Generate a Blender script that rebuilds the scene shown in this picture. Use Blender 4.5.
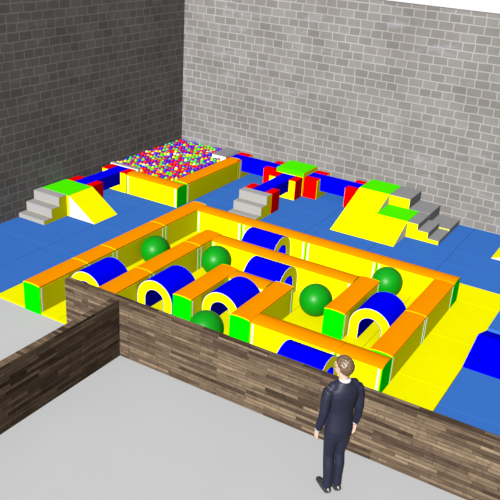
import bpy, bmesh, math, random
from mathutils import Vector, Matrix, noise
random.seed(7)
for o in list(bpy.data.objects): bpy.data.objects.remove(o)
S = bpy.context.scene
COL = S.collection
PI = math.pi

# ------------------------------------------------------------------ camera
cd = bpy.data.cameras.new('camera'); cam = bpy.data.objects.new('camera', cd); COL.objects.link(cam)
F_PX, CPOS, YAW, PITCH, ROLL = 758.64, (8.2871, -11.9636, 5.9873), -0.5201, 0.4244, 0.0647
cd.sensor_width = 36.0; cd.sensor_fit = 'HORIZONTAL'; cd.lens = F_PX / 500 * 36.0
cd.clip_end = 200; cd.shift_x = -0.0014; cd.shift_y = 0.0010
fw = Vector((math.sin(YAW) * math.cos(PITCH), math.cos(YAW) * math.cos(PITCH), -math.sin(PITCH)))
rt = Vector((math.cos(YAW), -math.sin(YAW), 0)); up = rt.cross(fw)
r2 = math.cos(ROLL) * rt + math.sin(ROLL) * up
u2 = -math.sin(ROLL) * rt + math.cos(ROLL) * up
m = Matrix((r2, u2, -fw)).transposed().to_4x4(); m.translation = CPOS
cam.matrix_world = m
S.camera = cam

# ------------------------------------------------------------------ light, world, exposure
KEY = 5.0                                   # light level the surface colours are balanced for
w = bpy.data.worlds.new('world'); S.world = w; w.use_nodes = True
w.node_tree.nodes['Background'].inputs[0].default_value = (1, 1, 1, 1)
w.node_tree.nodes['Background'].inputs[1].default_value = 1.03
sd = bpy.data.lights.new('sun', 'SUN'); sun = bpy.data.objects.new('sun', sd); COL.objects.link(sun)
sd.energy = 8.0 * PI; sd.angle = math.radians(4); sd.use_shadow = False
sun.location = (4, -12, 12)
sun.rotation_euler = Vector((-0.085, 0.866, -0.5)).to_track_quat('-Z', 'Y').to_euler()
vs = S.view_settings
vs.view_transform = 'Standard'; vs.look = 'None'; vs.exposure = 0.0; vs.gamma = 1.0; vs.use_curve_mapping = False

# ------------------------------------------------------------------ materials
def lin(c):
    c = c / 255.0
    return c / 12.92 if c <= 0.04045 else ((c + 0.055) / 1.055) ** 2.4
def base(rgb, k=KEY): return tuple(lin(c) / k for c in rgb) + (1,)
def vinyl(name, rgb, rough=0.55, spec=0.0, k=KEY):
    mt = bpy.data.materials.new(name); mt.use_nodes = True
    nt = mt.node_tree; b = nt.nodes['Principled BSDF']
    b.inputs['Roughness'].default_value = rough; b.inputs['Specular IOR Level'].default_value = spec
    tc = nt.nodes.new('ShaderNodeTexCoord'); nz = nt.nodes.new('ShaderNodeTexNoise')
    nz.inputs['Scale'].default_value = 6; nz.inputs['Detail'].default_value = 3
    mx = nt.nodes.new('ShaderNodeMix'); mx.data_type = 'RGBA'
    c = base(rgb, k)
    mx.inputs['A'].default_value = tuple(x * 0.96 for x in c[:3]) + (1,)
    mx.inputs['B'].default_value = tuple(min(1, x * 1.04) for x in c[:3]) + (1,)
    nt.links.new(tc.outputs['Object'], nz.inputs['Vector']); nt.links.new(nz.outputs['Fac'], mx.inputs['Factor'])
    nt.links.new(mx.outputs['Result'], b.inputs['Base Color'])
    return mt
M = {}
M['yellow'] = vinyl('yellow_vinyl', (255, 252, 0), k=4.5)
M['mat_yellow'] = vinyl('yellow_mat_vinyl', (250, 245, 0), k=4.75)
M['blue_mat'] = vinyl('blue_mat_vinyl', (60, 117, 203))
M['orange'] = vinyl('orange_vinyl', (255, 152, 0), rough=0.5)
M['green'] = vinyl('bright_green_vinyl', (0, 240, 0))
M['lime'] = vinyl('lime_green_vinyl', (80, 250, 0))
M['red'] = vinyl('red_vinyl', (245, 0, 0))
M['blue'] = vinyl('deep_blue_vinyl', (0, 0, 250))
M['white'] = vinyl('white_vinyl', (255, 250, 235), k=4.6)
M['grey'] = vinyl('grey_vinyl', (172, 170, 168))
M['dark_grey'] = vinyl('slate_grey_vinyl', (150, 149, 150))
M['ball_green'] = vinyl('green_ball_vinyl', (0, 150, 14), rough=0.42, spec=0.07)

def concrete():
    mt = bpy.data.materials.new('pale_grey_floor'); mt.use_nodes = True
    nt = mt.node_tree; b = nt.nodes['Principled BSDF']
    b.inputs['Roughness'].default_value = 0.8; b.inputs['Specular IOR Level'].default_value = 0.0
    tc = nt.nodes.new('ShaderNodeTexCoord'); nz = nt.nodes.new('ShaderNodeTexNoise')
    nz.inputs['Scale'].default_value = 0.8; nz.inputs['Detail'].default_value = 6
    rp = nt.nodes.new('ShaderNodeValToRGB')
    rp.color_ramp.elements[0].color = base((203, 203, 204)); rp.color_ramp.elements[1].color = base((209, 209, 209))
    nt.links.new(tc.outputs['Object'], nz.inputs['Vector']); nt.links.new(nz.outputs['Fac'], rp.inputs['Fac'])
    nt.links.new(rp.outputs['Color'], b.inputs['Base Color'])
    return mt
M['floor'] = concrete()

def brick():
    mt = bpy.data.materials.new('grey_block_brick'); mt.use_nodes = True
    nt = mt.node_tree; N = nt.nodes; L = nt.links; b = N['Principled BSDF']
    b.inputs['Roughness'].default_value = 0.9; b.inputs['Specular IOR Level'].default_value = 0.0
    uv = N.new('ShaderNodeUVMap')
    n0 = N.new('ShaderNodeTexNoise'); n0.inputs['Scale'].default_value = 3.0; n0.inputs['Detail'].default_value = 2
    sub = N.new('ShaderNodeVectorMath'); sub.operation = 'SUBTRACT'; sub.inputs[1].default_value = (0.5, 0.5, 0.5)
    sc = N.new('ShaderNodeVectorMath'); sc.operation = 'SCALE'; sc.inputs['Scale'].default_value = 0.03
    add = N.new('ShaderNodeVectorMath'); add.operation = 'ADD'
    L.new(uv.outputs['UV'], n0.inputs['Vector']); L.new(n0.outputs['Color'], sub.inputs[0]); L.new(sub.outputs[0], sc.inputs[0])
    L.new(uv.outputs['UV'], add.inputs[0]); L.new(sc.outputs[0], add.inputs[1])
    bt = N.new('ShaderNodeTexBrick')
    bt.inputs['Scale'].default_value = 1.0; bt.inputs['Brick Width'].default_value = 0.31; bt.inputs['Row Height'].default_value = 0.172
    bt.inputs['Mortar Size'].default_value = 0.013; bt.inputs['Mortar Smooth'].default_value = 0.3; bt.inputs['Bias'].default_value = 0.0
    bt.squash = 0.8; bt.squash_frequency = 3; bt.offset = 0.45
    bt.inputs['Color1'].default_value = base((157, 153, 148), 5.95); bt.inputs['Color2'].default_value = base((141, 137, 133), 5.95)
    bt.inputs['Mortar'].default_value = base((186, 184, 182), 6.1)
    L.new(add.outputs[0], bt.inputs['Vector'])
    # weathering in patches, some of it pale blue, and fine grain
    n1 = N.new('ShaderNodeTexNoise'); n1.inputs['Scale'].default_value = 0.9; n1.inputs['Detail'].default_value = 6
    r1 = N.new('ShaderNodeValToRGB'); r1.color_ramp.elements[0].position = 0.3; r1.color_ramp.elements[1].position = 0.72
    r1.color_ramp.elements[0].color = (0.84, 0.83, 0.82, 1); r1.color_ramp.elements[1].color = (1.1, 1.1, 1.12, 1)
    L.new(uv.outputs['UV'], n1.inputs['Vector']); L.new(n1.outputs['Fac'], r1.inputs['Fac'])
    mp = N.new('ShaderNodeMapping'); mp.inputs['Scale'].default_value = (1.2, 4.5, 1); L.new(uv.outputs['UV'], mp.inputs['Vector'])
    n2 = N.new('ShaderNodeTexNoise'); n2.inputs['Scale'].default_value = 0.8; n2.inputs['Detail'].default_value = 3; L.new(mp.outputs[0], n2.inputs['Vector'])
    r2_ = N.new('ShaderNodeValToRGB'); r2_.color_ramp.elements[0].position = 0.6; r2_.color_ramp.elements[1].position = 0.75
    r2_.color_ramp.elements[0].color = (0, 0, 0, 1); r2_.color_ramp.elements[1].color = (0.5, 0.5, 0.5, 1); L.new(n2.outputs['Fac'], r2_.inputs['Fac'])
    n3 = N.new('ShaderNodeTexNoise'); n3.inputs['Scale'].default_value = 45; n3.inputs['Detail'].default_value = 3; L.new(uv.outputs['UV'], n3.inputs['Vector'])
    r3 = N.new('ShaderNodeValToRGB'); r3.color_ramp.elements[0].color = (0.86, 0.86, 0.86, 1); r3.color_ramp.elements[1].color = (1.1, 1.1, 1.1, 1)
    L.new(n3.outputs['Fac'], r3.inputs['Fac'])
    mu = N.new('ShaderNodeMix'); mu.data_type = 'RGBA'; mu.blend_type = 'MULTIPLY'; mu.inputs['Factor'].default_value = 1
    L.new(bt.outputs['Color'], mu.inputs['A']); L.new(r1.outputs['Color'], mu.inputs['B'])
    mv = N.new('ShaderNodeMix'); mv.data_type = 'RGBA'; mv.blend_type = 'MULTIPLY'; mv.inputs['Factor'].default_value = 1
    L.new(mu.outputs['Result'], mv.inputs['A']); L.new(r3.outputs['Color'], mv.inputs['B'])
    mw = N.new('ShaderNodeMix'); mw.data_type = 'RGBA'
    L.new(r2_.outputs['Color'], mw.inputs['Factor']); L.new(mv.outputs['Result'], mw.inputs['A'])
    mw.inputs['B'].default_value = base((188, 192, 200), 6.1)
    L.new(mw.outputs['Result'], b.inputs['Base Color'])
    return mt
M['brick'] = brick()

def planks():
    mt = bpy.data.materials.new('reclaimed_wood_strips'); mt.use_nodes = True
    nt = mt.node_tree; N = nt.nodes; L = nt.links; b = N['Principled BSDF']
    b.inputs['Roughness'].default_value = 0.75; b.inputs['Specular IOR Level'].default_value = 0.0
    uv = N.new('ShaderNodeUVMap')
    def bricks(wd, rh, off, c1, c2, mo, ms, bias=0.0):
        t = N.new('ShaderNodeTexBrick'); t.inputs['Scale'].default_value = 1
        t.inputs['Brick Width'].default_value = wd; t.inputs['Row Height'].default_value = rh
        t.inputs['Mortar Size'].default_value = ms; t.inputs['Mortar Smooth'].default_value = 0.2; t.offset = off; t.offset_frequency = 2
        t.squash = 0.7; t.squash_frequency = 3; t.inputs['Bias'].default_value = bias
        t.inputs['Color1'].default_value = c1; t.inputs['Color2'].default_value = c2; t.inputs['Mortar'].default_value = mo
        L.new(uv.outputs['UV'], t.inputs['Vector']); return t
    a = bricks(0.75, 0.05, 0.37, base((166, 146, 122), 6.0), base((92, 76, 65), 6.0), base((84, 69, 58), 6.0), 0.003)
    c = bricks(0.3, 0.05, 0.43, (1.1, 1.08, 1.04, 1), (0.74, 0.72, 0.72, 1), (0.9, 0.9, 0.9, 1), 0.0)
    d = bricks(0.05, 0.05, 0.31, (1, 1, 1, 1), (0.3, 0.3, 0.3, 1), (1, 1, 1, 1), 0.0, -0.72)
    mp = N.new('ShaderNodeMapping'); mp.inputs['Scale'].default_value = (1.6, 60, 1); L.new(uv.outputs['UV'], mp.inputs['Vector'])
    n = N.new('ShaderNodeTexNoise'); n.inputs['Scale'].default_value = 1.5; n.inputs['Detail'].default_value = 4; L.new(mp.outputs[0], n.inputs['Vector'])
    r = N.new('ShaderNodeValToRGB'); r.color_ramp.elements[0].position = 0.3; r.color_ramp.elements[1].position = 0.7
    r.color_ramp.elements[0].color = (0.55, 0.53, 0.52, 1); r.color_ramp.elements[1].color = (1.3, 1.28, 1.25, 1); L.new(n.outputs['Fac'], r.inputs['Fac'])
    cur = a.outputs['Color']
    for x in (c.outputs['Color'], d.outputs['Color'], r.outputs['Color']):
        mx = N.new('ShaderNodeMix'); mx.data_type = 'RGBA'; mx.blend_type = 'MULTIPLY'; mx.inputs['Factor'].default_value = 1
        L.new(cur, mx.inputs['A']); L.new(x, mx.inputs['B']); cur = mx.outputs['Result']
    L.new(cur, b.inputs['Base Color'])
    return mt
M['planks'] = planks()

# ------------------------------------------------------------------ helpers
def uv_box(bm):
    l = bm.loops.layers.uv.verify()
    for f in bm.faces:
        n = f.normal; ax = max(range(3), key=lambda i: abs(n[i]))
        for lp in f.loops:
            c = lp.vert.co
            lp[l].uv = (c.y, c.z) if ax == 0 else (c.x, c.z) if ax == 1 else (c.x, c.y)
def obj(name, bm, mat, parent=None, smooth=False):
    bmesh.ops.recalc_face_normals(bm, faces=bm.faces[:])
    uv_box(bm)
    if smooth:
        for f in bm.faces: f.smooth = True
    me = bpy.data.meshes.new(name); bm.to_mesh(me); bm.free(); me.materials.append(mat)
    o = bpy.data.objects.new(name, me); COL.objects.link(o)
    if parent: o.parent = parent
    return o
def crease(o, deg=35):
    for f in o.data.polygons: f.use_smooth = True
    o.data.set_sharp_from_angle(angle=math.radians(deg))
    return o
def bevel(bm, r, seg=2):
    bmesh.ops.bevel(bm, geom=bm.edges[:], offset=r, segments=seg, affect='EDGES', profile=0.5, clamp_overlap=True)
def box(x0, x1, y0, y1, z0, z1, r=0.0, seg=2):
    bm = bmesh.new(); bmesh.ops.create_cube(bm, size=1)
    for v in bm.verts:
        v.co = Vector((x0 + (v.co.x + .5) * (x1 - x0), y0 + (v.co.y + .5) * (y1 - y0), z0 + (v.co.z + .5) * (z1 - z0)))
    if r: bevel(bm, r, seg)
    return bm
def prism(poly, axis, a, b, r=0.0):
    """polygon [(p, z)] extruded along 'x' (p = y) or 'y' (p = x) from a to b"""
    bm = bmesh.new()
    P = (lambda p, z, t: (t, p, z)) if axis == 'x' else (lambda p, z, t: (p, t, z))
    A = [bm.verts.new(P(p, z, a)) for p, z in poly]; B = [bm.verts.new(P(p, z, b)) for p, z in poly]
    n = len(poly)
    bm.faces.new(A); bm.faces.new(B)
    for i in range(n): bm.faces.new((A[i], A[(i + 1) % n], B[(i + 1) % n], B[i]))
    bmesh.ops.recalc_face_normals(bm, faces=bm.faces[:])
    if r: bevel(bm, r, 2)
    return bm
def tag(o, label, cat, group=None):
    o['label'] = label; o['category'] = cat
    if group: o['group'] = group
    return o
def thing(name, label, cat, loc=(0, 0, 0), rz=0.0, group=None):
    o = bpy.data.objects.new(name, None); o.empty_display_size = 0.1; COL.objects.link(o)
    o.location = loc; o.rotation_euler = (0, 0, rz)
    return tag(o, label, cat, group)
def structure(o): o['kind'] = 'structure'; return o

# ------------------------------------------------------------------ the room
Xw, Yb, FZ, WH = -2.87, 3.56, -0.035, 4.38
structure(obj('floor', box(-3.07, 13, -13.5, 3.76, -0.2, FZ), M['floor']))
structure(obj('wall_left', box(Xw - .2, Xw, -9, Yb + .2, FZ, WH), M['brick']))
structure(obj('wall_back', box(Xw + .001, 13, Yb, Yb + .2, FZ, WH), M['brick']))
WZ = 0.885
structure(obj('wall_front', box(1.06, 12.5, -4.745, -4.645, FZ, WZ), M['planks']))
structure(obj('wall_partition', box(1.98, 2.09, -12.5, -4.747, FZ, WZ), M['planks']))

# ------------------------------------------------------------------ floor mats
def floor_mat(x0, x1, y0, y1, m, label, group, top=0.0):
    g = 0.0028
    o = obj('floor_mat', box(x0 + g - (x0 + x1) / 2, x1 - g - (x0 + x1) / 2, y0 + g - (y0 + y1) / 2, y1 - g - (y0 + y1) / 2, 0, top - FZ, 0.001), M[m])
    o.location = ((x0 + x1) / 2, (y0 + y1) / 2, FZ)
    return tag(o, label, 'mat', group)
YX = [-.65, .7, 2.1, 3.5, 4.9, 6.33]
YY = [(-4.57, -2.78), (-2.78, -1.36), (-1.36, .03), (.03, .72)]
rown = ['front row', 'second row', 'third row', 'narrow back row']
coln = ['leftmost', 'second from left', 'middle', 'second from right', 'rightmost']
for j, (a, b) in enumerate(YY):
    for i in range(5):
        floor_mat(YX[i], YX[i + 1], a, b, 'mat_yellow', 'yellow floor mat under the maze, %s of the %s' % (coln[i], rown[j]), 'yellow floor mats under the maze')
def blue(x0, x1, y0, y1, label, top=0.0): floor_mat(x0, x1, y0, y1, 'blue_mat', label, 'blue floor mats', top)
for (a, b, nm) in ((-4.57, -2.7, 'nearest the viewer'), (-2.7, -1.35, 'at the left grey steps'), (-1.35, 0, 'by the small yellow slide'), (0, .72, 'in front of the ball pit')):
    blue(Xw + .01, -1.4, a, b, 'blue floor mat by the dark brick wall, ' + nm)
    blue(-1.4, -.65, a, b, 'narrow blue mat along the left maze side, ' + nm)
BX = [-.7, .7, 2.1, 3.5, 4.9, 6.33, 7.75, 9.15]
bc = ['leftmost', 'second from left', 'third from left', 'fourth from left', 'fifth from left', 'sixth from left', 'beyond the right picture edge']
for (a, b, nm) in ((.72, 1.36, 'strip just behind the maze'), (1.36, 2.06, 'middle strip behind the maze'), (2.06, 3.55, 'row along the back brick wall')):
    blue(Xw + .01, -.7, a, b, 'blue mat under the ball pit, in the ' + nm)
    for i in range(7):
        blue(BX[i], BX[i + 1], a, b, 'blue floor mat, %s in the %s' % (bc[i], nm))
for i, nm in ((5, 'beside the yellow mats'), (6, 'beyond the right picture edge')):
    x0, x1 = BX[i] + (.005 if i == 5 else 0), BX[i + 1]
    blue(x0, x1, -4.57, -3.17, 'blue floor mat behind the wooden wall, ' + nm)
    blue(x0, x1, -3.17, -.745, 'large blue floor mat under the deep blue ramp, ' + nm)
    blue(x0, x1, -.73, .72, 'thick light blue mat behind the deep blue ramp, ' + nm, 0.05)

# ------------------------------------------------------------------ maze walls
T, H = .35, .475
def maze_wall(axis, p, a, b, label, low=False, mats=('yellow', 'orange', 'green'), group='foam maze walls', name='maze_wall', hh=H):
    """axis 'x': runs a..b in x, centred on y = p; 'y': runs a..b in y, centred on x = p"""
    l = b - a - .004
    mid = (a + b) / 2
    r = thing(name, label, 'foam wall', (mid, p, 0) if axis == 'x' else (p, mid, 0), 0 if axis == 'x' else PI / 2, group)
    e = l / 2; t = T / 2
    obj('body', box(-e + .013, e - .013, -t + .003, t - .003, 0.001, hh - .043, .004), M[mats[0]], r)
    n = 16
    prof = []
    for k in range(n + 1):
        s = -1 + 2 * k / n
        prof.append((s * (t - .003), hh - (.032 if axis == 'x' else .018) * abs(s) ** 2.6))
    prof = [(-t + .003, hh - .042)] + prof + [(t - .003, hh - .042)]
    tp = prism(prof, 'x', -e + .0125, e - .0125)
    o = obj('top_pad', tp, M[mats[1]], r)
    crease(o)
    for s in (-1, 1):
        z0 = FZ if (low and s == -1) else 0.001
        a0, b0 = sorted((s * e, s * (e - .012)))
        lowp = [(q[0], q[1] - .0085) for q in prof[1:-1]]
        obj('end_cap', prism([(-t + .001, z0)] + lowp + [(t - .001, z0)], 'x', a0, b0), M[mats[2]], r)
        ye = s * (e - .004)
        obj('edge_band', prism(prof[1:-1] + [(q[0], q[1] - .008) for q in prof[-2:0:-1]], 'x', ye - .0085, ye + .004), M[mats[0] if axis == 'y' else mats[1]], r)
        for q in (-1, 1):
            y0, y1 = sorted((q * (t - .004), q * (t + .001)))
            x0, x1 = sorted((s * (e - .035), s * (e - .065)))
            obj('piping', box(x0, x1, y0, y1, .004, hh - .05, .002, 1), M['white'], r)
    return r
t_ = T / 2
# outer ring
maze_wall('y', t_, -1.4, 0, 'orange-topped maze wall, farthest segment of the left outer side')
maze_wall('y', t_, -2.8, -1.4, 'orange-topped maze wall, second segment of the left outer side from the back, beside a green ball')
maze_wall('y', t_, -3.5, -2.8, 'short orange-topped maze wall, half-length segment of the left outer side')
maze_wall('y', t_, -4.585, -3.5, 'orange-topped maze wall whose bright green end faces the bare floor at far left', low=True)
maze_wall('x', -t_, T, 1.4, 'orange-topped maze wall, leftmost segment of the back outer side')
maze_wall('x', -t_, 1.4, 2.8, 'orange-topped maze wall, second from left in the back outer side, behind a blue tunnel')
maze_wall('x', -t_, 2.8, 4.2, 'orange-topped maze wall, third from left in the back outer side')
maze_wall('x', -t_, 4.2, 5.6, 'orange-topped maze wall, rightmost in the back outer side, behind the right green ball')
maze_wall('y', 5.6 - t_, -1.75, -T - .005, 'orange-topped maze wall, farther segment of the right outer side')
maze_wall('y', 5.6 - t_, -3.145, -1.75, 'orange-topped maze wall, nearer segment of the right outer side, beside a blue tunnel')
maze_wall('x', -3.5 + t_, 3.505, 4.9, 'orange-topped maze wall, long front segment behind the wooden wall')
maze_wall('x', -3.5 + t_, 4.9, 5.6, 'short orange-topped maze wall at the front right corner, above the person')
# second ring
maze_wall('y', 1.05 + t_, -1.75, -1.05, 'short orange-topped maze wall at the back left inner corner')
maze_wall('y', 1.05 + t_, -3.12, -1.75, 'orange-topped maze wall in the inner left row, between the left green ball and a tunnel')
maze_wall('y', 1.05 + t_, -4.5, -3.12, 'orange-topped maze wall in the inner left row, nearest, partly behind the wooden wall')
maze_wall('x', -1.05 - t_, 1.405, 2.8, 'orange-topped maze wall, left half of the inner back row')
maze_wall('x', -1.05 - t_, 2.8, 4.195, 'orange-topped maze wall, right half of the inner back row')
maze_wall('y', 4.2 + t_, -2.45, -1.05, 'orange-topped maze wall with green end, standing between the middle and right green balls')
# innermost bay
maze_wall('y', 2.1 + t_, -3.5, -2.12, 'orange-topped maze wall with green end, between the two front-facing blue tunnels')
maze_wall('x', -2.12 - t_, 2.455, 3.145, 'short orange-topped maze wall closing the back of the innermost bay')
maze_wall('y', 3.15 + t_, -3.5, -2.12, 'orange-topped maze wall with green end, right side of the innermost bay')

# ------------------------------------------------------------------ crawl tunnels
def tunnel(x, y, rz, label, L=.7):
    r = thing('crawl_tunnel', label, 'tunnel', (x, y, 0), rz, 'blue crawl tunnels in the maze')
    def ring(R0, R1, zc, a, b, seg=28):
        def out(R): return [(R, .002)] + [(R * math.cos(PI * k / seg), zc + R * math.sin(PI * k / seg)) for k in range(seg + 1)] + [(-R, .002)]
        o_, i_ = out(R1), out(R0)
        bm = bmesh.new(); n = len(o_)
        V = [[bm.verts.new((p, t, z)) for p, z in q] for q, t in ((o_, a), (i_, a), (i_, b), (o_, b))]
        for k in range(4):
            A, B = V[k], V[(k + 1) % 4]
            for i in range(n - 1): bm.faces.new((A[i], A[i + 1], B[i + 1], B[i]))
        for i in (0, n - 1): bm.faces.new([V[k][i] for k in range(4)])
        return bm
    smooth = crease
    obj('body', ring(.185, 0.334, .228, -L / 2, L / 2), M['yellow'], r)
    smooth(obj('cover', ring(.3345, .345, .228, -L / 2 + .003, L / 2 - .003), M['blue'], r))
    smooth(obj('lining', ring(.175, .1845, .228, -L / 2 + .003, L / 2 - .003), M['blue'], r))
    for s in (-1, 1):
        a, b = sorted((s * (L / 2 - .0025), s * (L / 2 + .001)))
        obj('piping', ring(.338, .344, .228, a, b), M['white'], r)
    return r
tunnel(.7, -3.59, 0, 'blue tunnel with yellow end in the left corridor, half hidden by the wooden wall corner')
tunnel(1.75, -3.16, 0, 'blue tunnel with yellow arched mouth, left one of the two facing the front')
tunnel(2.8, -2.86, 0, 'blue tunnel with yellow arched mouth in the innermost bay, behind a green ball')
tunnel(4.9, -1.9, 0, 'blue tunnel with yellow arched mouth at the right, in front of the right green ball')
tunnel(2.14, -.7, PI / 2, 'blue tunnel lying crosswise in the back corridor, farthest tunnel from the viewer')
tunnel(2.85, -1.76, PI / 2, 'blue tunnel lying crosswise in the middle of the maze, behind the innermost bay')
tunnel(4.635, -3.87, PI / 2, 'blue tunnel lying crosswise directly behind the wooden wall, left of the person')

# ------------------------------------------------------------------ big green balls
def big_ball(x, y, label):
    bm = bmesh.new(); bmesh.ops.create_uvsphere(bm, u_segments=40, v_segments=24, radius=.27)
    o = obj('exercise_ball', bm, M['ball_green'], None, True); o.location = (x, y, .272)
    tag(o, label, 'ball', 'big green balls in the maze')
big_ball(.66, -2.07, 'big green ball in the left corridor of the maze')
big_ball(1.75, -1.74, 'big green ball at the back of the maze, second from left')
big_ball(3.84, -1.98, 'big green ball in the middle of the maze, fully visible')
big_ball(4.53, -.64, 'big green ball at the right, behind the right-hand tunnel')
big_ball(2.93, -3.79, 'big green ball peeping over the wooden wall, nearest of the green balls')

# ------------------------------------------------------------------ beams and their supports
def support(x, y, rz, label):
    """U-shaped block; the beam lies along its local y"""
    r = thing('beam_support', label, 'foam block', (x, y, 0), rz, 'red beam supports')
    hw, sw, z0, z1, hl = .347, .168, .165, .462, .174
    U = [(-hw, .001), (hw, .001), (hw, z1), (sw, z1), (sw, z0), (-sw, z0), (-sw, z1), (-hw, z1)]
    c = .012
    U2 = [(-hw + c, .003), (hw - c, .003), (hw - c, z1 - c), (sw + c, z1 - c), (sw + c, z0 - c), (-sw - c, z0 - c), (-sw - c, z1 - c), (-hw + c, z1 - c)]
    obj('body', prism(U, 'y', -hl + .006, hl - .006, .005), M['red'], r)
    for s in (-1, 1):
        a, b = sorted((s * (hl - .007), s * hl)); obj('end_panel', prism(U2, 'y', a, b), M['yellow'], r)
    return r
support(-2.45, -.495, 0, 'red notched block at the near end of the left blue beam')
support(-2.45, .595, 0, 'red and yellow notched block at the far end of the left blue beam')
support(-.875, 3.2, PI / 2, 'red and yellow notched block holding the back blue beam at the ball pit corner')
support(.175, 3.2, PI / 2, 'red notched block left of the raised square green platform')
support(1.24, 3.2, PI / 2, 'red notched block right of the raised square green platform')
support(2.27, 3.2, PI / 2, 'red notched block partly hidden behind the tall yellow ramp')
support(.71, 1.6, 0, 'red notched block behind the middle grey steps')
support(.71, 2.66, 0, 'red block with yellow face in front of the raised square green platform')
def beam(x0, x1, y0, y1, label):
    o = obj('balance_beam', box(x0 - (x0 + x1) / 2, x1 - (x0 + x1) / 2, y0 - (y0 + y1) / 2, y1 - (y0 + y1) / 2, 0, .29, .006), M['blue'])
    o.location = ((x0 + x1) / 2, (y0 + y1) / 2, .167)
    tag(o, label, 'balance beam', 'blue balance beams')
beam(-2.61, -2.29, -.668, .768, 'deep blue balance beam on the left, running from the small green platform to the ball pit')
beam(-1.05, .348, 3.04, 3.36, 'deep blue balance beam along the back wall, between ball pit and square green platform')
beam(1.066, 2.443, 3.04, 3.36, 'deep blue balance beam along the back wall, between square green platform and tall ramp')
beam(.55, .87, 1.43, 2.832, 'short deep blue balance beam running from the middle grey steps to the square green platform')

# ------------------------------------------------------------------ platforms, slides and steps
def platform(x0, x1, y0, y1, z, label, lip=.02):
    r = thing('foam_platform', label, 'platform', ((x0 + x1) / 2, (y0 + y1) / 2, 0), 0, 'green-topped foam platforms')
    a, b = (x1 - x0) / 2 - .002, (y1 - y0) / 2 - .002
    obj('body', box(-a + .003, a - .003, -b + .003, b - .003, .001, z - lip, .004), M['yellow'], r)
    obj('top_pad', box(-a, a, -b, b, z - lip + .0005, z, .005), M['lime'], r)
    return r
platform(-2.84, -2.1, -1.37, -.67, .462, 'low square platform with lime green top beside the dark brick wall')
pc = platform(.36, 1.06, 2.84, 3.54, .562, 'raised square platform with thick lime green slab on top, by the back wall', .1)
obj('side_panel', box(.3485, .353, -.34, .34, .47, .555, .001, 1), M['yellow'], pc)
platform(2.45, 3.15, 2.84, 3.54, .562, 'tall platform with lime green top at the head of the long yellow ramp')
platform(3.15, 3.85, 2.14, 2.838, .34, 'low platform with lime green top between the short ramp and the lower grey steps')

def wedge(axis, poly, a, b, c, rz, loc, label, face=('yellow', 'white', 'white')):
    """poly: triangle profile in (p, z), first edge poly[0]->poly[1] is the slope"""
    r = thing('foam_slide', label, 'slide', loc, rz, 'foam slides and ramps')
    obj('body', prism(poly, axis, a, b, .003), M[face[1]], r)
    (p0, z0), (p1, z1) = poly[0], poly[1]
    n = Vector((-(z1 - z0), p1 - p0)).normalized()
    if n.y < 0: n = -n
    q = .006
    obj('slope_pad', prism([(p0, z0 + .0005), (p1, z1 + .0005), (p1 + n.x * q, z1 + n.y * q), (p0 + n.x * q, z0 + n.y * q)], axis, a - .001, b + .001), M[face[0]], r)
    return r
# local profile runs towards -p: foot at p = -length
wedge('y', [(.67, .001), (0, .455), (0, .001)], -.347, .347, 0, 0, (-2.098, -1.02, 0), 'small yellow slide with white side next to the left green platform')
wedge('x', [(-1.37, .001), (0, .553), (0, .001)], -.348, .348, 0, 0, (2.8, 2.838, 0), 'long yellow ramp rising to the tall green platform', ('yellow', 'white'))
wedge('x', [(-.665, .001), (0, .333), (0, .001)], -.348, .348, 0, 0, (3.5, 2.137, 0), 'short yellow ramp rising to the low green platform, right of the long ramp', ('yellow', 'white'))
wedge('y', [(-.0, .001), (1.37, .56), (1.37, .001)], -.348, .348, 0, 0, (5.61, 2.54, 0), 'yellow ramp with white side cut off by the right picture edge')

def steps(loc, rz, width, hs, depth, label, mat='grey', first=None):
    """climbs towards local +y from y = 0; hs = tread heights"""
    r = thing('foam_steps', label, 'steps', loc, rz, 'grey foam steps')
    n = len(hs); hw = width / 2
    poly = [(0, .001)]
    for k, h in enumerate(hs):
        poly += [(k * depth, h - .012), ((k + 1) * depth, h - .012)]
    poly.append((n * depth, .001))
    obj('body', prism([(p + (.006 if i < len(poly) - 2 else 0), z) for i, (p, z) in enumerate(poly)], 'x', -hw + .002, hw - .002), M['yellow'], r)
    zb = .001
    for k, h in enumerate(hs):
        obj('riser', box(-hw, hw, k * depth, k * depth + .008, zb, h - .0125), M[mat], r)
        obj('tread', box(-hw, hw, k * depth, (k + 1) * depth - .0005, h - .012, h, .003, 1), M[mat], r)
        zb = h + .0005
    return r
steps((-2.505, -2.02, 0), 0, .7, (.09, .275, .462), .2155, 'light grey foam steps with yellow side leading up to the left green platform')
steps((.71, .79, 0), 0, .69, (.09, .275, .462), .21, 'light grey foam steps with yellow side, in front of the short blue beam')
steps((4.55, 3.19, 0), PI / 2, .7, (.12, .345, .562), .4655, 'dark grey deep foam steps against the back wall, descending from the tall green platform', 'dark_grey')
steps((4.55, 2.487, 0), PI / 2, .695, (.09, .215, .34), .2325, 'small dark grey foam steps descending from the low green platform', 'dark_grey')

hill = thing('foam_ramp', 'deep blue two-sided foam ramp on the blue mats at the right picture edge', 'ramp', (7.06, -1.4, 0))
obj('body', prism([(-.65, .001), (-.03, .205), (.02, .222), (.09, .215), (.645, .012), (.645, .001)], 'x', -.735, .69), M['blue'], hill)
crease(bpy.data.objects[hill.children[0].name], 60)

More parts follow.
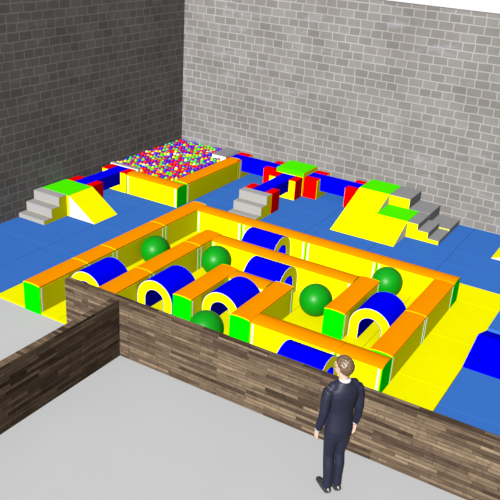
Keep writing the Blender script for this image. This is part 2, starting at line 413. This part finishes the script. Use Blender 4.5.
# ------------------------------------------------------------------ ball pit
maze_wall('x', .595, -2.098, -.7, 'orange-topped yellow wall closing the front of the ball pit, green end at right', name='ball_pit_wall', group='ball pit walls', hh=.47)
maze_wall('y', -.875, .775, 3.02, 'orange-topped wall along the right side of the ball pit', name='ball_pit_wall', group='ball pit walls', hh=.47)
def pit_step(x0, x1, y0, y1, z, label):
    r = thing('pit_step', label, 'step', ((x0 + x1) / 2, (y0 + y1) / 2, 0), 0, 'grey-topped steps inside the ball pit')
    a, b = (x1 - x0) / 2, (y1 - y0) / 2
    obj('body', box(-a, a, -b, b, .001, z - .02), M['white'], r)
    obj('top_pad', box(-a, a, -b + .004, b, z - .0195, z, .003, 1), M['dark_grey'], r)
pit_step(-2.85, -2.05, .775, .86, .49, 'grey-topped white step inside the ball pit at the end of the left beam')
pit_step(-1.45, -1.06, 2.86, 3.54, .5, 'grey-topped pale step inside the ball pit at the end of the back beam')
cols = {'red': (245, 0, 10), 'violet': (90, 0, 215), 'lime green': (100, 235, 10), 'yellow': (250, 235, 20), 'purple': (150, 0, 120), 'cream': (255, 245, 205), 'blue': (20, 30, 240), 'teal': (20, 175, 150)}
names = ['red'] * 6 + ['violet'] * 5 + ['lime green'] * 4 + ['yellow'] * 2 + ['purple'] * 3 + ['cream'] + ['blue'] * 2 + ['teal']
BM = {k: vinyl('pit_ball_' + k.replace(' ', '_'), v, 0.4, 0.1) for k, v in cols.items()}
bb = bmesh.new(); bmesh.ops.create_uvsphere(bb, u_segments=16, v_segments=10, radius=.042)
for f in bb.faces: f.smooth = True
BME = {}
for k in cols:
    me = bpy.data.meshes.new('pit_ball'); bb.to_mesh(me); me.materials.append(BM[k]); BME[k] = me
spots = []
d = .088; j = 0; y = .835
while y < 3.5:
    x = Xw + .06 + (d / 2 if j % 2 else 0)
    while x < -1.105:
        if not (x < -2.0 and y < .91) and not (x > -1.5 and y > 2.81):
            spots.append((x + random.uniform(-.002, .002), y + random.uniform(-.002, .002), .425 + random.uniform(-.014, .02)))
        x += d
    y += d * .866; j += 1
cv = Vector(CPOS); spots.sort(key=lambda p: (Vector(p) - cv).length)
for p in spots[:300]:
    k = random.choice(names)
    o = bpy.data.objects.new('pit_ball', BME[k]); COL.objects.link(o); o.location = p
    tag(o, 'small %s play ball in the nearer part of the ball pit' % k, 'play ball', 'small %s balls in the ball pit' % k)
mats = list(cols)
bb.verts.index_update()
uvn = [v.co.copy() for v in bb.verts]; ufc = [[v.index for v in f.verts] for f in bb.faces]
RV, RF, RM = [], [], []
for p in spots[300:]:
    n0 = len(RV); mi = mats.index(random.choice(names))
    RV += [tuple(c + Vector(p)) for c in uvn]; RF += [[i + n0 for i in f] for f in ufc]; RM += [mi] * len(ufc)
me = bpy.data.meshes.new('pit_balls'); me.from_pydata(RV, [], RF); me.update()
me.polygons.foreach_set('material_index', RM); me.polygons.foreach_set('use_smooth', [True] * len(RM))
for k in mats: me.materials.append(BM[k])
o = bpy.data.objects.new('pit_balls', me); COL.objects.link(o)
tag(o, 'mass of small multicoloured play balls filling the far part of the ball pit', 'play balls'); o['kind'] = 'stuff'
pcb = bmesh.new()
fp = [(Xw + .015, .87), (-1.56, .87), (-1.06, .87), (-1.06, 2.85), (-1.46, 2.85), (-1.46, 3.54), (Xw + .015, 3.54)]
lo = [pcb.verts.new((x, y, .001)) for x, y in fp]; hi = [pcb.verts.new((x, y, .365)) for x, y in fp]
pcb.faces.new(lo); pcb.faces.new(hi)
for i in range(len(fp)): pcb.faces.new((lo[i], lo[(i + 1) % len(fp)], hi[(i + 1) % len(fp)], hi[i]))
o = obj('pit_cushion', pcb, M['blue']); tag(o, 'blue foam base cushion underneath the balls of the ball pit', 'cushion')
bb.free()

# ------------------------------------------------------------------ the person
def tube(bm, pts, seg=16):
    """pts: (x, y, z, rx, ry); rings across the path, closed ends"""
    rings = []
    P = [Vector(p[:3]) for p in pts]
    for i, p in enumerate(pts):
        tg = (P[min(i + 1, len(P) - 1)] - P[max(i - 1, 0)]).normalized()
        ref = Vector((1, 0, 0)) if abs(tg.x) < .9 else Vector((0, 1, 0))
        v = tg.cross(ref).normalized(); u = v.cross(tg).normalized()
        rings.append([bm.verts.new(P[i] + u * p[3] * math.cos(2 * PI * k / seg) + v * p[4] * math.sin(2 * PI * k / seg)) for k in range(seg)])
    for a, b in zip(rings, rings[1:]):
        for k in range(seg): bm.faces.new((a[k], a[(k + 1) % seg], b[(k + 1) % seg], b[k]))
    bm.faces.new(rings[0]); bm.faces.new(rings[-1])
def ellipsoid(bm, c, r, u=24, v=16):
    bmesh.ops.create_uvsphere(bm, u_segments=u, v_segments=v, radius=1, matrix=Matrix.Translation(c) @ Matrix.Diagonal((r[0], r[1], r[2], 1)))
def fuse(name, bm, mat, parent, voxel, it=4):
    o = obj(name, bm, mat)
    a = o.modifiers.new('r', 'REMESH'); a.mode = 'VOXEL'; a.voxel_size = voxel
    b = o.modifiers.new('s', 'SMOOTH'); b.factor = .5; b.iterations = it
    bpy.context.view_layer.update()
    dg = bpy.context.evaluated_depsgraph_get()
    me = bpy.data.meshes.new_from_object(o.evaluated_get(dg)); o.modifiers.clear(); old = o.data; o.data = me
    bpy.data.meshes.remove(old); me.name = name
    if not me.materials: me.materials.append(mat)
    for f in me.polygons: f.use_smooth = True
    o.parent = parent
    return o
M['skin'] = vinyl('skin', (238, 196, 172), .5, .3); M['suit'] = vinyl('navy_suit_cloth', (45, 47, 70), .55, .1, 7)
M['hair'] = vinyl('brown_hair', (110, 84, 52), .45, .3); M['shoe'] = vinyl('black_leather', (48, 48, 46), .35, .4)
M['shirt'] = vinyl('white_shirt_cloth', (240, 238, 240), .7, .1); M['eye'] = vinyl('dark_eye', (50, 35, 30), .2, .5); M['tie'] = vinyl('dark_tie', (70, 20, 30), .6, .2)
per = thing('person', 'person in a dark navy suit seen from behind, standing at the wooden wall', 'person', (5.825, -5.475, FZ), math.radians(52))
b = bmesh.new()
# head, neck
ellipsoid(b, (0, -.005, 1.685), (.076, .095, .098)); ellipsoid(b, (0, .022, 1.625), (.058, .068, .075)); ellipsoid(b, (0, .066, 1.582), (.03, .025, .022))
tube(b, [(0, -.01, 1.42, .062, .06), (0, -.012, 1.5, .054, .056), (0, -.005, 1.6, .052, .056)])
tube(b, [(0, .086, 1.685, .008, .008), (0, .1, 1.655, .012, .012), (0, .107, 1.64, .016, .012), (0, .092, 1.63, .014, .008)], 10)   # nose
tube(b, [(-.03, .086, 1.604, .006, .005), (0, .094, 1.605, .009, .008), (.03, .086, 1.604, .006, .005)], 8)                        # lips
tube(b, [(-.05, .073, 1.7, .007, .007), (0, .09, 1.696, .009, .009), (.05, .073, 1.7, .007, .007)], 8)                             # brow
for s in (-1, 1):
    tube(b, [(s * .072, -.008, 1.635, .006, .01), (s * .083, -.014, 1.66, .008, .018), (s * .083, -.016, 1.685, .007, .017), (s * .074, -.01, 1.7, .005, .008)], 10)
for v in b.verts:
    k = max(0, min(1, (v.co.z - 1.46) / .12)); a = math.radians(24) * k; x, y = v.co.x, v.co.y; v.co.x = x * math.cos(a) - y * math.sin(a) - .032 * k; v.co.y = x * math.sin(a) + y * math.cos(a); v.co.z -= .012 * k
# torso and legs under the clothes
tube(b, [(0, 0, .9, .14, .095), (0, 0, 1.08, .135, .09), (0, 0, 1.25, .16, .1), (0, -.005, 1.38, .15, .09), (0, -.01, 1.46, .07, .06)])
for s in (-1, 1):
    tube(b, [(s * .075, 0, .95, .08, .08), (s * .08, .01, .72, .068, .07), (s * .072, .015, .49, .05, .052), (s * .065, -.01, .3, .045, .048), (s * .06, -.025, .08, .035, .038)])
    tube(b, [(s * .06, -.03, .05, .033, .035), (s * .062, .06, .045, .036, .026), (s * .065, .15, .035, .03, .018)])
    tube(b, [(s * .15, -.005, 1.4, .05, .05), (s * .187, -.01, 1.36, .05, .052), (s * .215, -.03, 1.13, .037, .039), (s * .226, .0, .98, .032, .034), (s * .23, .03, .87, .024, .028)])
    # hand: palm, four fingers, thumb
    W = Vector((s * .232, .035, .865))
    tube(b, [(W.x, W.y, W.z, .019, .027), (W.x + s * .004, W.y + .008, W.z - .04, .017, .04), (W.x + s * .002, W.y + .016, W.z - .088, .015, .042)], 14)
    for q, (dy, L) in enumerate(((.034, .078), (.012, .088), (-.01, .082), (-.031, .066))):
        p0 = Vector((W.x + s * .002, W.y + .014 + dy, W.z - .075))
        p1 = p0 + Vector((-s * .002, .004 + dy * .1, -.015 - L * .4)); p2 = p1 + Vector((-s * .011, .004, -L * .35)); p3 = p2 + Vector((-s * .015, .002, -L * .24))
        tube(b, [tuple(p0) + (.0088, .0095), tuple(p1) + (.0085, .009), tuple(p2) + (.0078, .0082), tuple(p3) + (.006, .0065)], 8)
    p0 = W + Vector((-s * .004, .03, -.022)); p1 = p0 + Vector((-s * .012, .03, -.032)); p2 = p1 + Vector((-s * .008, .012, -.034))
    tube(b, [tuple(p0) + (.013, .013), tuple(p1) + (.0105, .0105), tuple(p2) + (.0075, .0075)], 8)
body = fuse('body', b, M['skin'], per, .0052, 3)
for s in (-1, 1):
    e = bmesh.new(); ellipsoid(e, (s * .031, .08, 0), (.012, .009, .008), 12, 8); e = obj('eye', e, M['eye'], per, True); e.location = (-.032, 0, 1.656); e.rotation_euler.z = math.radians(24)
# jacket
b = bmesh.new()
tube(b, [(0, -.005, .775, .162, .128), (0, -.012, .88, .166, .133), (0, -.008, .99, .152, .12), (0, 0, 1.1, .15, .116), (0, 0, 1.22, .168, .126), (0, -.006, 1.33, .186, .13), (0, -.012, 1.4, .17, .112), (0, -.014, 1.45, .115, .085), (0, -.014, 1.495, .07, .068)], 28)
for s in (-1, 1):
    tube(b, [(s * .06, -.01, 1.425, .055, .075), (s * .13, -.01, 1.41, .062, .076), (s * .178, -.012, 1.375, .064, .074), (s * .202, -.018, 1.3, .058, .068), (s * .215, -.03, 1.13, .052, .056), (s * .226, -.005, .98, .045, .049), (s * .23, .03, .865, .04, .045)], 18)
    tube(b, [(s * .03, -.075, 1.488, .008, .012), (s * .066, -.02, 1.482, .009, .014), (s * .058, .05, 1.45, .01, .016), (s * .035, .105, 1.36, .01, .02), (s * .012, .128, 1.2, .008, .012)], 8)  # lapel
jk = fuse('jacket', b, M['suit'], per, .009, 16)
for s in (-1, 1):
    c = bmesh.new(); tube(c, [(s * .228, .022, .885, .036, .04), (s * .232, .034, .852, .034, .037)], 18); obj('shirt_cuff', c, M['shirt'], per, True)
for z in (1.02, 1.12):
    c = bmesh.new(); ellipsoid(c, (0, .121, z), (.011, .007, .011), 10, 6); obj('button', c, M['shoe'], jk, True)
# shirt collar ring and tie
c = bmesh.new(); tube(c, [(0, -.014, 1.46, .068, .066), (0, -.013, 1.5, .066, .068), (0, -.011, 1.514, .06, .063)], 24); obj('shirt_collar', c, M['shirt'], per, True)
c = bmesh.new(); tube(c, [(0, .052, 1.5, .016, .012), (0, .075, 1.46, .018, .02), (0, .118, 1.3, .028, .014), (0, .124, 1.2, .024, .008)], 10); obj('tie', c, M['tie'], per, True)
# trousers
b = bmesh.new()
tube(b, [(0, -.008, .98, .15, .11), (0, -.012, .88, .165, .122), (0, -.012, .8, .162, .12), (0, -.006, .74, .13, .1)], 24)
for s in (-1, 1):
    tube(b, [(s * .076, -.008, .86, .08, .105), (s * .076, 0, .72, .076, .09), (s * .068, .018, .5, .06, .066), (s * .066, -.008, .36, .062, .07), (s * .062, -.02, .18, .052, .06), (s * .062, -.018, .07, .056, .066)], 20)
fuse('trousers', b, M['suit'], per, .008, 10)
for s in (-1, 1):
    c = bmesh.new()
    rings = [(-.095, .028, .022, .03), (-.075, .042, .036, .046), (-.02, .046, .038, .05), (.05, .042, .045, .044), (.11, .034, .048, .034), (.16, .026, .04, .026), (.185, .018, .02, .016)]
    tube(c, [(s * .064 + s * .01 * (y > .1), y, zc, rx, ry) for (y, zc, rx, ry) in rings], 16)
    for v in c.verts: v.co.z = max(v.co.z, .006)
    sh = fuse('shoe', c, M['shoe'], per, .006, 2)
    c = bmesh.new(); tube(c, [(s * .064, -.06, .0055, .034, .0055), (s * .064, .05, .0055, .042, .0055), (s * .07, .165, .0055, .034, .0055)], 12); obj('sole', c, M['shoe'], sh)
# wavy hair
c = bmesh.new(); bmesh.ops.create_uvsphere(c, u_segments=72, v_segments=48, radius=1)
for v in c.verts:
    n = v.co.normalized()
    wv = noise.noise(n * 6.0) * .07 + noise.noise(n * 12.0) * .07 + .02 * math.sin(22 * n.x + 9 * n.z + 4 * noise.noise(n * 3))
    k = 1.0 + wv
    hl = .02 + .62 * max(0, n.y) ** .7 if n.y > 0 else .02 - .86 * min(1, -n.y * 1.6)
    if n.z < hl: k = 1.0 + wv - min(.5, (hl - n.z) * 3.2)
    v.co = Vector((n.x * .094 * k, n.y * .114 * k - .014, n.z * .115 * k))
hair = obj('hair', c, M['hair'], per, True); hair.location = (-.032, 0, 1.672); hair.rotation_euler.z = math.radians(24)
